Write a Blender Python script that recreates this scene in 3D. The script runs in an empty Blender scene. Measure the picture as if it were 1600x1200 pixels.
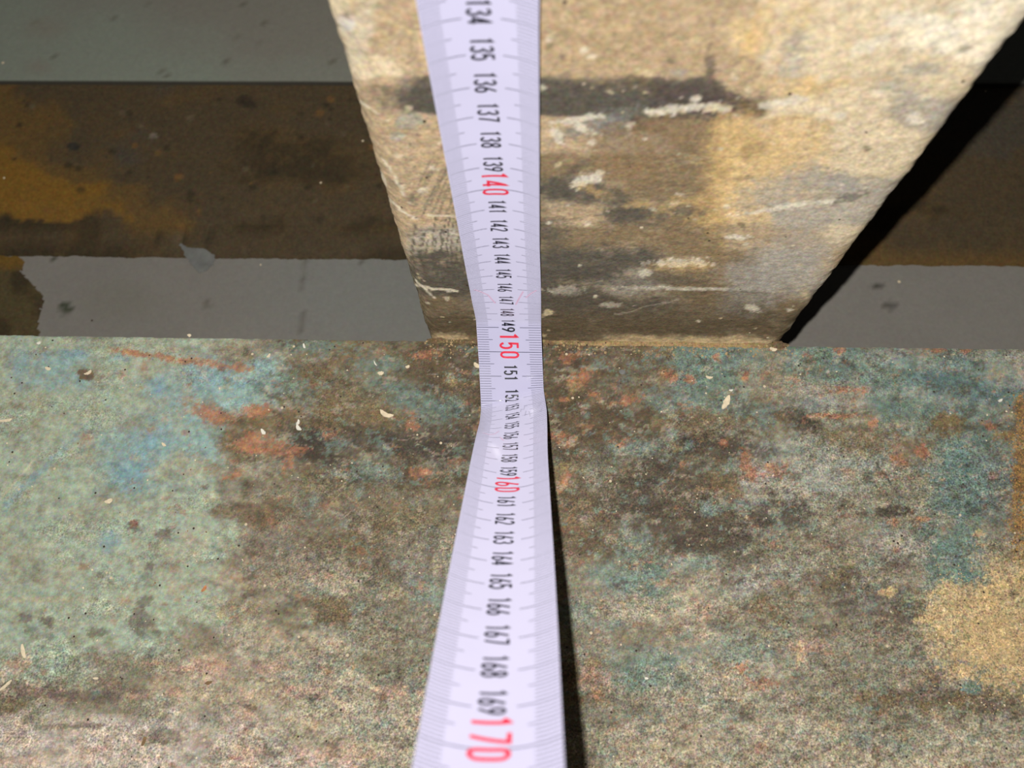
import bpy, bmesh, math, random
import numpy as np
from mathutils import Matrix, Vector

S = bpy.context.scene
C = S.collection
MM = 0.001
random.seed(7)
RNG = np.random.RandomState(11)

# ---------------------------------------------------------------- camera, world, flash, exposure
F = 1180.0                      # focal length in pixels of the 1600 px wide frame
CAM_H = 274.79                  # mm above the green flange
_d = np.array([31.0, -444.0, F]); _d /= np.linalg.norm(_d)
def _ray(x, y): return np.array([x - 800.0, 600.0 - y, F]) / F
_n = np.cross(_ray(0, 523), _ray(1600, 545))
_e = np.cross(_n, _d); _e /= np.linalg.norm(_e)
if _e[0] < 0: _e = -_e
_up = -_d
_far = -np.cross(_up, _e)
R = np.array([_e, _far, _up])   # rows: world axes seen from the camera
CAM = np.array([0.0, 0.0, CAM_H])
def hit_z(x, y, z):             # photo point -> point on the level plane z (mm)
    r = R @ _ray(x, y); return r * ((z - CAM_H) / r[2]) + CAM
def hit_y(x, y, Y):
    r = R @ _ray(x, y); return r * (Y / r[1]) + CAM
def project(P):                 # world points (N,3) in mm -> photo points
    q = (P - CAM) @ R
    w = np.maximum(q[:, 2], 1.0)
    return 800 + F * q[:, 0] / w, 600 - F * q[:, 1] / w

cam_d = bpy.data.cameras.new('camera'); cam = bpy.data.objects.new('camera', cam_d); C.objects.link(cam)
right, upv, fwd = R[:, 0], R[:, 1], R[:, 2]
M = Matrix(((right[0], upv[0], -fwd[0], 0), (right[1], upv[1], -fwd[1], 0), (right[2], upv[2], -fwd[2], 0), (0, 0, 0, 1)))
cam.matrix_world = Matrix.Translation(Vector(CAM * MM)) @ M
cam_d.sensor_width = 36.0; cam_d.lens = F / 1600 * 36.0
cam_d.clip_start = 0.005; cam_d.clip_end = 20
cam_d.dof.use_dof = True; cam_d.dof.focus_distance = 0.275; cam_d.dof.aperture_fstop = 12.5
S.camera = cam

w = bpy.data.worlds.new('world'); S.world = w; w.use_nodes = True
bg = w.node_tree.nodes['Background']
bg.inputs[0].default_value = (0.95, 0.95, 1.0, 1); bg.inputs[1].default_value = 0.022

LIGHT = np.array([-9.0, 10.0, 281.0])
ld = bpy.data.lights.new('phone_flash', 'POINT'); lo = bpy.data.objects.new('phone_flash', ld); C.objects.link(lo)
lo.location = LIGHT * MM
ld.shadow_soft_size = 0.0016
ld.color = (1.0, 0.975, 0.95)
ld.energy = 10.8
ld.use_nodes = True
nt = ld.node_tree
em = nt.nodes['Emission']
fo = nt.nodes.new('ShaderNodeLightFalloff')
fo.inputs['Strength'].default_value = 1.0; fo.inputs['Smooth'].default_value = 0.15
nt.links.new(fo.outputs['Quadratic'], em.inputs['Strength'])

vs = S.view_settings
vs.view_transform = 'Standard'; vs.look = 'None'; vs.gamma = 1.0; vs.use_curve_mapping = False
vs.exposure = 0.0

# ---------------------------------------------------------------- helpers
def lin(c):
    c = np.asarray(c, float) / 255.0
    return np.where(c <= 0.04045, c / 12.92, ((c + 0.055) / 1.055) ** 2.4)

TAB = RNG.rand(512, 512)
def vnoise(x, y):
    xi = np.floor(x).astype(int); yi = np.floor(y).astype(int)
    fx = x - xi; fy = y - yi
    fx = fx * fx * (3 - 2 * fx); fy = fy * fy * (3 - 2 * fy)
    a = TAB[xi % 512, yi % 512]; b = TAB[(xi + 1) % 512, yi % 512]
    c = TAB[xi % 512, (yi + 1) % 512]; d = TAB[(xi + 1) % 512, (yi + 1) % 512]
    return (a * (1 - fx) + b * fx) * (1 - fy) + (c * (1 - fx) + d * fx) * fy
def fbm(x, y, octaves=4, seed=0, gain=0.55):      # about -1..1
    t = 0; amp = 1; tot = 0
    x = x + seed * 37.17; y = y + seed * 91.3
    for o in range(octaves):
        t = t + amp * (vnoise(x, y) * 2 - 1); tot += amp
        amp *= gain; x = x * 2.03 + 11.3; y = y * 2.03 + 5.7
    return t / tot

def smoothstep(a, b, x):
    t = np.clip((x - a) / (b - a), 0, 1); return t * t * (3 - 2 * t)
def link(o): C.objects.link(o); return o
def mesh_np(name, V, faces, mat, parent=None, smooth=True, col=None, grit=None):
    me = bpy.data.meshes.new(name)
    V = np.asarray(V, np.float32) * MM; faces = np.asarray(faces, np.int32)
    me.vertices.add(len(V)); me.vertices.foreach_set('co', V.ravel())
    k = faces.shape[1]
    me.loops.add(faces.size); me.loops.foreach_set('vertex_index', faces.ravel())
    me.polygons.add(len(faces))
    me.polygons.foreach_set('loop_start', np.arange(0, faces.size, k, dtype=np.int32))
    me.polygons.foreach_set('loop_total', np.full(len(faces), k, np.int32))
    me.polygons.foreach_set('use_smooth', np.full(len(faces), smooth))
    me.update(calc_edges=True); me.validate()
    if col is not None:
        a = me.color_attributes.new('paint', 'FLOAT_COLOR', 'POINT')
        a.data.foreach_set('color', np.column_stack([col, np.ones(len(col)) if grit is None else grit]).astype(np.float32).ravel())
    me.materials.append(mat)
    o = bpy.data.objects.new(name, me); link(o)
    if parent: o.parent = parent
    return o
def grid_faces(nu, nv, wrap=False):
    i, j = np.meshgrid(np.arange(nu if wrap else nu - 1), np.arange(nv - 1), indexing='ij')
    i = i.ravel(); j = j.ravel(); i2 = (i + 1) % nu
    return np.column_stack([i * nv + j, i2 * nv + j, i2 * nv + j + 1, i * nv + j + 1])
def tag(o, label=None, cat=None, group=None, kind=None):
    if label: o['label'] = label
    if cat: o['category'] = cat
    if group: o['group'] = group
    if kind: o['kind'] = kind
    return o
def empty(name, loc=(0, 0, 0)):
    o = bpy.data.objects.new(name, None); o.empty_display_size = 0.02; link(o); o.location = np.asarray(loc) * MM; return o
def child(o, root):             # keep world place under an Empty
    o.parent = root; o.matrix_parent_inverse = Matrix.Translation(root.location).inverted(); return o

# ---------------------------------------------------------------- materials
def base_mat(name):
    m = bpy.data.materials.new(name); m.use_nodes = True
    return m, m.node_tree, m.node_tree.nodes['Principled BSDF']
def painted(name, grain=1400, contrast=0.35, rough=0.8, bump=0.25, specks=(110, 0.05), spec=0.3, stretch=(1, 1, 1), coarse=260, dark=0.0, glint=0.0, bumpcoarse=0.5):
    """worn surface: the colour of each stain comes from 'paint', grain / grit / relief from noise nodes"""
    m, nt, bs = base_mat(name); N = nt.nodes; L = nt.links
    at = N.new('ShaderNodeAttribute'); at.attribute_name = 'paint'
    tc = N.new('ShaderNodeTexCoord'); mp = N.new('ShaderNodeMapping'); mp.inputs['Scale'].default_value = stretch
    L.new(tc.outputs['Object'], mp.inputs['Vector'])
    n1 = N.new('ShaderNodeTexNoise'); n1.inputs['Scale'].default_value = grain; n1.inputs['Detail'].default_value = 4; n1.inputs['Roughness'].default_value = 0.7
    n2 = N.new('ShaderNodeTexNoise'); n2.inputs['Scale'].default_value = coarse; n2.inputs['Detail'].default_value = 5
    for n in (n1, n2): L.new(mp.outputs[0], n.inputs['Vector'])
    mr = N.new('ShaderNodeMapRange'); mr.inputs['From Min'].default_value = 0.3; mr.inputs['From Max'].default_value = 0.7
    mr.inputs['To Min'].default_value = 1 - contrast; mr.inputs['To Max'].default_value = 1 + contrast; mr.clamp = True
    L.new(n1.outputs[0], mr.inputs['Value'])
    mr2 = N.new('ShaderNodeMapRange'); mr2.inputs['From Min'].default_value = 0.3; mr2.inputs['From Max'].default_value = 0.7
    mr2.inputs['To Min'].default_value = 1 - contrast * 0.5; mr2.inputs['To Max'].default_value = 1 + contrast * 0.5
    L.new(n2.outputs[0], mr2.inputs['Value'])
    mu = N.new('ShaderNodeMath'); mu.operation = 'MULTIPLY'
    mr.clamp = False; mr.inputs['To Min'].default_value = -contrast; mr.inputs['To Max'].default_value = contrast
    ga = N.new('ShaderNodeMath'); ga.operation = 'MULTIPLY_ADD'; ga.inputs[2].default_value = 1.0; L.new(mr.outputs[0], ga.inputs[0]); L.new(at.outputs['Alpha'], ga.inputs[1])
    gm = N.new('ShaderNodeMath'); gm.operation = 'MAXIMUM'; gm.inputs[1].default_value = 0.2; L.new(ga.outputs[0], gm.inputs[0])
    L.new(gm.outputs[0], mu.inputs[0]); L.new(mr2.outputs[0], mu.inputs[1])
    vm = N.new('ShaderNodeVectorMath'); vm.operation = 'SCALE'; L.new(at.outputs['Color'], vm.inputs[0]); L.new(mu.outputs[0], vm.inputs['Scale'])
    # hue grain: warm / cool shift of single grains
    n3 = N.new('ShaderNodeTexNoise'); n3.inputs['Scale'].default_value = grain * 0.6; n3.inputs['Detail'].default_value = 2
    L.new(mp.outputs[0], n3.inputs['Vector'])
    hs = N.new('ShaderNodeMix'); hs.data_type = 'RGBA'; hs.blend_type = 'SOFT_LIGHT'; hs.inputs[0].default_value = min(1, contrast * 1.3)
    L.new(vm.outputs[0], hs.inputs[6]); L.new(n3.outputs['Color'], hs.inputs[7])
    col = hs.outputs[2]
    if specks:
        vo = N.new('ShaderNodeTexVoronoi'); vo.inputs['Scale'].default_value = specks[0]
        L.new(tc.outputs['Object'], vo.inputs['Vector'])
        lt = N.new('ShaderNodeMath'); lt.operation = 'LESS_THAN'; lt.inputs[1].default_value = specks[1]
        L.new(vo.outputs['Distance'], lt.inputs[0])
        mx = N.new('ShaderNodeMix'); mx.data_type = 'RGBA'; L.new(lt.outputs[0], mx.inputs[0]); L.new(col, mx.inputs[6]); mx.inputs[7].default_value = (0.62, 0.52, 0.36, 1)
        vo2 = N.new('ShaderNodeTexVoronoi'); vo2.inputs['Scale'].default_value = specks[0] * 1.7
        L.new(tc.outputs['Object'], vo2.inputs['Vector'])
        lt2 = N.new('ShaderNodeMath'); lt2.operation = 'LESS_THAN'; lt2.inputs[1].default_value = specks[1] * 1.3
        L.new(vo2.outputs['Distance'], lt2.inputs[0])
        mx2 = N.new('ShaderNodeMix'); mx2.data_type = 'RGBA'; L.new(lt2.outputs[0], mx2.inputs[0]); L.new(mx.outputs[2], mx2.inputs[6]); mx2.inputs[7].default_value = (0.05, 0.035, 0.025, 1)
        col = mx2.outputs[2]
    L.new(col, bs.inputs['Base Color'])
    bs.inputs['Diffuse Roughness'].default_value = 0.6; bs.inputs['Roughness'].default_value = rough; bs.inputs['Specular IOR Level'].default_value = spec
    ad = N.new('ShaderNodeMath'); ad.operation = 'MULTIPLY_ADD'; ad.inputs[1].default_value = bumpcoarse
    L.new(n2.outputs[0], ad.inputs[0]); L.new(n1.outputs[0], ad.inputs[2])
    bp = N.new('ShaderNodeBump'); bp.inputs['Strength'].default_value = bump; bp.inputs['Distance'].default_value = 0.0006
    L.new(ad.outputs[0], bp.inputs['Height']); L.new(bp.outputs[0], bs.inputs['Normal'])
    return m
def plain(name, rgb, rough=0.6, spec=0.4, grain=800, contrast=0.2, coat=0.0, metallic=0.0, bump=0.1):
    m, nt, bs = base_mat(name); N = nt.nodes; L = nt.links
    tc = N.new('ShaderNodeTexCoord'); n1 = N.new('ShaderNodeTexNoise'); n1.inputs['Scale'].default_value = grain; n1.inputs['Detail'].default_value = 4
    L.new(tc.outputs['Object'], n1.inputs['Vector'])
    mr = N.new('ShaderNodeMapRange'); mr.inputs['From Min'].default_value = 0.3; mr.inputs['From Max'].default_value = 0.7
    mr.inputs['To Min'].default_value = 1 - contrast; mr.inputs['To Max'].default_value = 1 + contrast
    L.new(n1.outputs[0], mr.inputs['Value'])
    vm = N.new('ShaderNodeVectorMath'); vm.operation = 'SCALE'; vm.inputs[0].default_value = rgb; L.new(mr.outputs[0], vm.inputs['Scale'])
    L.new(vm.outputs[0], bs.inputs['Base Color'])
    bs.inputs['Diffuse Roughness'].default_value = 0.6; bs.inputs['Roughness'].default_value = rough; bs.inputs['Specular IOR Level'].default_value = spec
    bs.inputs['Metallic'].default_value = metallic
    bs.inputs['Coat Weight'].default_value = coat; bs.inputs['Coat Roughness'].default_value = 0.12
    if bump:
        bp = N.new('ShaderNodeBump'); bp.inputs['Strength'].default_value = bump; bp.inputs['Distance'].default_value = 0.0003
        L.new(n1.outputs[0], bp.inputs['Height']); L.new(bp.outputs[0], bs.inputs['Normal'])
    return m

M_GREEN = painted('worn green paint on steel', grain=1500, contrast=0.42, rough=0.62, bump=0.6, specks=(95, 0.05), spec=0.35, coarse=330)
M_POST = painted('dirt crusted post face', grain=1500, contrast=0.3, rough=0.85, bump=0.42, specks=(70, 0.04), spec=0.2, stretch=(0.75, 1, 1.1), coarse=420, bumpcoarse=.8)
M_RUST = painted('rusty dark steel', grain=700, contrast=0.22, rough=0.8, bump=0.3, specks=(45, 0.035), spec=0.15)
M_GREY = painted('smooth grey concrete', grain=500, contrast=0.06, rough=0.8, bump=0.08, specks=(22, 0.02), spec=0.15)
M_CRUST = painted('dry mud crust', grain=1300, contrast=0.4, rough=0.9, bump=0.8, specks=(160, 0.09), spec=0.15)
M_CEMENT = plain('cement splash', (0.2, 0.2, 0.19), 0.85, 0.2, 500, 0.2)
M_CHIP = plain('pale wood chip', (0.72, 0.62, 0.44), 0.7, 0.3, 900, 0.15)
M_CHIPW = plain('white paint flake', (0.75, 0.72, 0.62), 0.6, 0.4, 900, 0.1)
M_CHIPB = plain('brown bark crumb', (0.22, 0.14, 0.07), 0.85, 0.2, 900, 0.3)
M_CHIPO = plain('orange clay crumb', (0.5, 0.22, 0.1), 0.85, 0.2, 900, 0.3)
M_BLADE = plain('white lacquered tape blade', (0.53, 0.515, 0.665), 0.6, 0.4, 60, 0.015, coat=0.22, bump=0.0)
M_BLADE.node_tree.nodes['Principled BSDF'].inputs['Diffuse Roughness'].default_value = 1.0
M_BLACK = plain('black tape ink', (0.006, 0.006, 0.014), 0.4, 0.4, 100, 0.0, coat=0.3, bump=0)
M_TICK = plain('dark grey tape ink', (0.10, 0.10, 0.16), 0.4, 0.4, 100, 0.0, coat=0.3, bump=0)
M_RED = plain('red tape ink', (0.72, 0.02, 0.06), 0.4, 0.4, 100, 0.0, coat=0.3, bump=0)
M_PINK = plain('painted pink reflection', (0.66, 0.45, 0.60), 0.4, 0.4, 100, 0.0, coat=0.3, bump=0)  # colour for the painted reflections of the red numbers
M_FAINT = plain('faint grey marks', (0.40, 0.39, 0.50), 0.4, 0.4, 100, 0.0, coat=0.3, bump=0)

# ---------------------------------------------------------------- stain fields
def palette_field(px, py, rows_y, cols_x, rows, pal, warp=26, amp=0.55, sharp=9.0, seed=1, ratio=0.6, scale=1 / 55.0):
    """which kind of stain covers each point: coarse map plus ragged noise borders"""
    wx = px + warp * fbm(px / 60, py / 45, 6, seed, .62); wy = py + warp * ratio * fbm(px / 60, py / 45, 6, seed + 1, .62)
    gx = np.interp(wx, cols_x, np.arange(len(cols_x))); gy = np.interp(wy, rows_y, np.arange(len(rows_y)))
    ix = np.minimum(gx.astype(int), len(cols_x) - 2); iy = np.minimum(gy.astype(int), len(rows_y) - 2)
    fx = gx - ix; fy = gy - iy; fx = fx * fx * (3 - 2 * fx); fy = fy * fy * (3 - 2 * fy)
    keys = sorted(pal); K = np.array([[keys.index(c) for c in r] for r in rows])
    out = np.zeros((len(px), 3)); tot = np.zeros(len(px))
    for k, key in enumerate(keys):
        G = (K == k).astype(float)
        wgt = (G[iy, ix] * (1 - fx) + G[iy, ix + 1] * fx) * (1 - fy) + (G[iy + 1, ix] * (1 - fx) + G[iy + 1, ix + 1] * fx) * fy
        wgt = wgt + amp * fbm(px * scale, py * scale * 1.5, 6, seed + 10 + k, 0.74) * np.minimum(1, wgt * 3 + 0.12)
        e = np.exp(sharp * wgt); tot += e
        out += e[:, None] * np.asarray(pal[key])
    return out / tot[:, None]
def mix(col, m, rgb): return col * (1 - m[:, None]) + np.asarray(rgb) * m[:, None]
def blob(col, px, py, x, y, rx, ry, ang, rgb, k=1.0, rag=0.45, soft=0.25, seed=0, nf=0.09):
    a = math.radians(ang); c, s = math.cos(a), math.sin(a)
    sel = np.where((abs(px - x) < (rx + ry) * 1.6) & (abs(py - y) < (rx + ry) * 1.6))[0]
    if not len(sel): return col
    X = px[sel]; Y = py[sel]
    dx = (X - x) * c - (Y - y) * s; dy = (X - x) * s + (Y - y) * c
    d = np.sqrt((dx / rx) ** 2 + (dy / ry) ** 2) + rag * fbm(X * nf, Y * nf, 5, seed + x * 0.013 + y * 0.007, 0.8)
    m = np.clip((1 - d) / soft + 0.5, 0, 1) * k
    col[sel] = mix(col[sel], m, rgb)
    return col
def stroke(col, px, py, pts, wd, rgb, k=1.0, rag=0.6, soft=0.6, seed=0):
    pts = np.asarray(pts, float)
    lo_ = pts.min(0) - wd * 3 - 10; hi = pts.max(0) + wd * 3 + 10
    sel = np.where((px > lo_[0]) & (px < hi[0]) & (py > lo_[1]) & (py < hi[1]))[0]
    if not len(sel): return col
    X = px[sel] + 3 * fbm(px[sel] * .06, py[sel] * .06, 3, seed); Y = py[sel] + 3 * fbm(px[sel] * .06, py[sel] * .06, 3, seed + 3)
    d = np.full(len(sel), 1e9)
    for a, b in zip(pts[:-1], pts[1:]):
        ab = b - a; t = np.clip(((X - a[0]) * ab[0] + (Y - a[1]) * ab[1]) / (ab @ ab), 0, 1)
        d = np.minimum(d, np.hypot(X - a[0] - ab[0] * t, Y - a[1] - ab[1] * t))
    d = d / wd + rag * fbm(X * 0.12, Y * 0.12, 4, seed + 5, 0.7)
    m = np.clip((1 - d) / soft + 0.5, 0, 1) * k
    col[sel] = mix(col[sel], m, rgb)
    return col

# ================================================================= LARGE STRUCTURE
FLOOR_Z = -110.0
EDGE_Y = 121.1                  # far edge of the green flange = face of the post

# floor ---------------------------------------------------------------
xs = np.arange(-700, 701, 3.0); ys = np.arange(-300, 420, 3.0)
X, Y = np.meshgrid(xs, ys, indexing='ij'); V = np.column_stack([X.ravel(), Y.ravel(), np.full(X.size, FLOOR_Z)])
px, py = project(V)
g = np.array([0.22, 0.205, 0.178]); col = np.tile(g, (len(V), 1)) * (1 + 0.10 * fbm(px / 150, py / 150, 4, 3)[:, None])
col = blob(col, px, py, 610, 440, 200, 120, 0, (0.20, 0.205, 0.185), 0.7, soft=1.0)
col = blob(col, px, py, 190, 470, 60, 30, 0, (0.19, 0.18, 0.145), 0.6, soft=0.8)
col = stroke(col, px, py, [(480, 400), (476, 450), (472, 525)], 1.6, (0.13, 0.12, 0.10), 0.7)
for (x, y, rx, ry, c) in [(103, 482, 9, 9, (.04, .05, .025)), (146, 422, 3, 3, (.06, .06, .04)), (325, 476, 5, 5, (.1, .09, .06)), (527, 428, 3, 3, (.07, .06, .05)),
                          (475, 440, 4, 5, (.1, .09, .07)), (474, 455, 4, 4, (.1, .09, .07)), (1370, 446, 9, 4, (.05, .045, .035)), (1390, 478, 10, 7, (.09, .085, .07)), (1385, 474, 4, 3, (.06, .05, .04)),
                          (566, 412, 4, 3, (.09, .08, .06)), (82, 405, 4, 5, (.05, .05, .03)), (613, 508, 2, 2, (.08, .07, .06)), (1530, 483, 5, 2, (.12, .11, .09)), (1470, 520, 5, 3, (.26, .24, .2))]:
    col = blob(col, px, py, x, y, rx, ry, 0, c, 0.9, soft=0.5)
fl = mesh_np('floor', V, grid_faces(len(xs), len(ys)), M_GREY, col=col); tag(fl, kind='structure')

# rusty lower beam behind ---------------------------------------------
def yy(p, z): return hit_z(300, p, z)[1]
prof = [(yy(402, -110) - 0.5, -110.5, 1), (yy(401, -109), -108.5, 1), (yy(396, -107), -106.8, .6), (yy(372, -105), -105.2, 0), (yy(352, -104), -104.6, 0), (yy(346, -105), -105.6, 0),
        (yy(341, -103), -103.6, 0), (yy(330, -101.5), -101.5, 0)]
for p in range(322, 130, -4): prof.append((yy(p, -100.6), -100.6, 0))
prof += [(yy(131, -101), -101.4, 0), (yy(127, -103), -103.5, 0), (yy(120, -103), -104, 0)]
xs = np.arange(-700, 701, 1.5); V = []
pa = np.array(prof)
Xg, Jg = np.meshgrid(xs, np.arange(len(pa)), indexing='ij')
Yg = pa[Jg, 0]; Zg = pa[Jg, 1]
jit = 1.5 * fbm(Xg / 9, Xg * 0 + 3, 5, 21, 0.75) + 1.6 * np.clip(fbm(Xg / 5, Xg * 0 + 9, 3, 24), 0.25, 1) - 0.4
Yg = Yg - jit * pa[Jg, 2]
Zg = Zg + 0.5 * fbm(Xg / 12, Yg / 9, 4, 22)
V = np.column_stack([Xg.ravel(), Yg.ravel(), Zg.ravel()]); px, py = project(V)
palR = {'o': (.21, .11, .02), 'b': (.078, .057, .032), 'd': (.045, .034, .019), 'r': (.13, .078, .027), 'g': (.072, .06, .042)}
rows = ["rbbbgbbbbggg", "rrbbbbbbbbgg", "orbgbbddbbgg", "oorbbbddbbbb", "ooorbbbbbbbb", "oooorbbbbbdb", "dddbrbdbddbb", "bbdbbbbbbbbb", "ddddbbbbddrr"]
col = palette_field(px, py, [135, 190, 230, 265, 300, 330, 347, 370, 398], [0, 60, 120, 190, 260, 330, 420, 500, 600, 800, 1400, 1600], rows, palR, warp=50, amp=1.1, sharp=3.6, seed=31)
for k in range(70):
    x = random.uniform(0, 620); y = random.uniform(140, 390); r = random.uniform(2, 8)
    col = blob(col, px, py, x, y, r, r * .8, 0, random.choice([(.03, .025, .015), (.03, .025, .015), (.13, .1, .06), (.2, .1, .03)]), 0.6, soft=0.6, seed=k)
col = blob(col, px, py, 240, 213, 6, 5, 0, (.17, .14, .11), 0.8); col = blob(col, px, py, 115, 228, 10, 7, 0, (.03, .03, .025), 0.8)
col = blob(col, px, py, 385, 160, 18, 9, -20, (.04, .03, .02), 0.8)
beam_b = empty('rusty_girder', (0, yy(400, -110), -110))
tag(beam_b, 'rusty dark brown steel girder lying on the grey floor beyond the green flange', 'girder', kind='thing')
o = mesh_np('web', V, grid_faces(len(xs), len(pa)), M_RUST, col=col); child(o, beam_b)
# grey green strip of the same beam, standing slightly proud
xs = np.arange(-700, 701, 4.0)
y0 = yy(127.5, -97)
pr = [(y0 + 1.2, -103), (y0 + .4, -98.0), (y0 + 1.4, -97.3), (y0 + 2.4, -97)] + [(y0 + 4 * k, -97) for k in range(1, 60)] + [(y0 + 240, -110)]
pa = np.array(pr); Xg, Jg = np.meshgrid(xs, np.arange(len(pa)), indexing='ij')
V = np.column_stack([Xg.ravel(), pa[Jg, 0].ravel(), (pa[Jg, 1] + 0.25 * fbm(Xg / 40, pa[Jg, 0] / 30, 3, 5)).ravel()]); px, py = project(V)
palT = {'g': (.225, .245, .195), 'b': (.215, .203, .165), 'c': (.22, .222, .18)}
col = palette_field(px, py, [0, 60, 125], [0, 150, 300, 420, 560, 1600], ["gcbbbb", "ggcbbc", "gggccc"], palT, warp=50, amp=0.3, sharp=4, seed=41)
for k in range(22):
    x = random.uniform(0, 530); y = random.uniform(5, 120); r = random.uniform(1.5, 5)
    col = blob(col, px, py, x, y, r, r * .7, 0, (.12, .11, .08), 0.7, soft=0.6, seed=k)
col[(Jg.ravel() < 2)] = (.05, .045, .035)  # front step painted dark as a shade line below the strip
for (x, y, r) in [(70, 45, 30), (60, 105, 20)]: col = blob(col, px, py, x, y, r, r * .5, 0, (.22, .18, .14), 0.4, soft=1.2)
o = mesh_np('flange', V, grid_faces(len(xs), len(pa)), M_GREY, col=col); child(o, beam_b); tag(o, 'grey green painted flange strip')

# mud patch in the left gap -------------------------------------------
def patch(name, outline_px, z0, h, mat, colf, parent=None, res=0.9, edge=3.0):
    pts = np.array([hit_z(x, y, z0)[:2] for x, y in outline_px])
    lo_ = pts.min(0) - 3; hi = pts.max(0) + 3
    xs = np.arange(lo_[0], hi[0], res); ys = np.arange(lo_[1], hi[1], res)
    Xg, Yg = np.meshgrid(xs, ys, indexing='ij'); X = Xg.ravel(); Y = Yg.ravel()
    inside = np.zeros(len(X), bool); dist = np.full(len(X), 1e9)
    n = len(pts)
    for a in range(n):
        x1, y1 = pts[a]; x2, y2 = pts[(a + 1) % n]
        if y1 != y2:
            cnd = ((y1 > Y) != (y2 > Y)) & (X < (x2 - x1) * (Y - y1) / (y2 - y1) + x1); inside ^= cnd
        ab = np.array([x2 - x1, y2 - y1]); t = np.clip(((X - x1) * ab[0] + (Y - y1) * ab[1]) / (ab @ ab), 0, 1)
        dist = np.minimum(dist, np.hypot(X - x1 - ab[0] * t, Y - y1 - ab[1] * t))
    sd = np.where(inside, dist, -dist) + 1.1 * edge / 3 * fbm(X / 4, Y / 4, 4, 51, 0.7)
    keep = sd > 0
    prof = np.clip(sd / edge, 0, 1); Z = z0 - 0.1 + h * np.sqrt(prof) * (1 + 0.35 * fbm(X / 5, Y / 5, 4, 52, 0.65))
    f = grid_faces(len(xs), len(ys)); f = f[keep[f].sum(1) >= 3]
    used = np.unique(f); rm = np.full(len(X), -1); rm[used] = np.arange(len(used))
    V = np.column_stack([X, Y, Z])[used]; V[~keep[used], 2] = z0 - 0.1
    px, py = project(V)
    return mesh_np(name, V, rm[f], mat, parent, col=colf(px, py))
def mudcol(px, py):
    return palette_field(px, py, [400, 440, 480, 520], [0, 30, 70], ["rrd", "bdb", "bbd", "dbb"], {'r': (.16, .09, .02), 'b': (.085, .065, .03), 'd': (.05, .038, .02)}, warp=12, amp=.6, sharp=5, seed=61, scale=1 / 20.)
mud = patch('mud_patch', [(-160, 396), (-160, 560), (60, 545), (63, 525), (62, 500), (68, 478), (70, 462), (52, 446), (42, 436), (34, 425), (40, 412), (28, 400)], FLOOR_Z, 2.5, M_RUST, mudcol)
tag(mud, 'dark brown mud patch on the grey floor at the left gap', 'mud')
def cemcol(px, py): return np.tile((0.17, 0.172, 0.158), (len(px), 1)) * (1 + .2 * fbm(px / 12, py / 12, 3, 5)[:, None])
spl = patch('cement_splash', [(283, 377), (300, 382), (322, 386), (336, 394), (337, 410), (326, 422), (310, 425), (298, 412), (288, 398), (276, 385)], -107.6, 2.2, M_GREY, cemcol, res=.6, edge=5)
tag(spl, 'rounded grey cement splash stuck over the ragged edge of the rusty girder', 'cement')

# ================================================================= GREEN BEAM (flange the tape lies on)
girder = empty('green_steel_girder', (0, 40, 0))
tag(girder, 'steel girder with worn green paint and brown dirt, under the bent tape', 'girder', kind='thing')
RES = 0.55
xs = np.arange(-262, 262.1, RES); ys = np.arange(-78, EDGE_Y + 0.001, RES); ys = np.append(ys[ys < EDGE_Y - 0.4], [EDGE_Y - .35, EDGE_Y])
Xg, Yg = np.meshgrid(xs, ys, indexing='ij')
X = Xg.ravel(); Y = Yg.ravel()
V = np.column_stack([X, Y, np.zeros(len(X))]); px, py = project(V)
P8 = lambda r, g_, b: lin((r, g_, b))
palG = {'G': (.375, .43, .32), 'B': (.29, .41, .37), 'T': (.155, .215, .175), 'U': (.115, .17, .16), 'D': (.10, .07, .035), 'K': (.062, .049, .034),
        'N': (.175, .128, .066), 'O': (.25, .22, .15), 'P': (.40, .345, .245), 'W': (.33, .30, .24), 'L': (.53, .455, .37), 'S': (.48, .37, .20), 'M': (.17, .16, .12)}
gy_ = [535, 575, 620, 660, 700, 750, 800, 850, 900, 950, 1000, 1050, 1095, 1140, 1195]
gx_ = [0, 100, 200, 300, 400, 500, 600, 700, 800, 900, 1000, 1100, 1200, 1300, 1400, 1500, 1585]
rows = ["GGGGONNDDDNTTTWTT",
        "GBGBBNNDDDNTOTTUW",
        "GGGBBNTDDDNTOWTUU",
        "GGGBNNNDKDDNNOTTM",
        "GGBBNKDKDDKDWNOTM",
        "GGBGONDDDNDNWWOTM",
        "GGGGNONNNNKNWOOTM",
        "GGGGONNONDDKOOWTO",
        "GGGGPPNONOTPWNOTS",
        "GGGGONOONOPPNONSS",
        "GGGOPPOONOOPOOOSS",
        "GGOPPPONNNTPPOOWO",
        "NOOPPPPPONOPPONNN",
        "LLLLLPPPNOPPPPOPP",
        "LLLLLLPPNOPPPPPPP"]
col = palette_field(px, py, gy_, gx_, rows, palG, warp=40, amp=1.25, sharp=5.0, seed=71, scale=1 / 40.)
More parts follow.
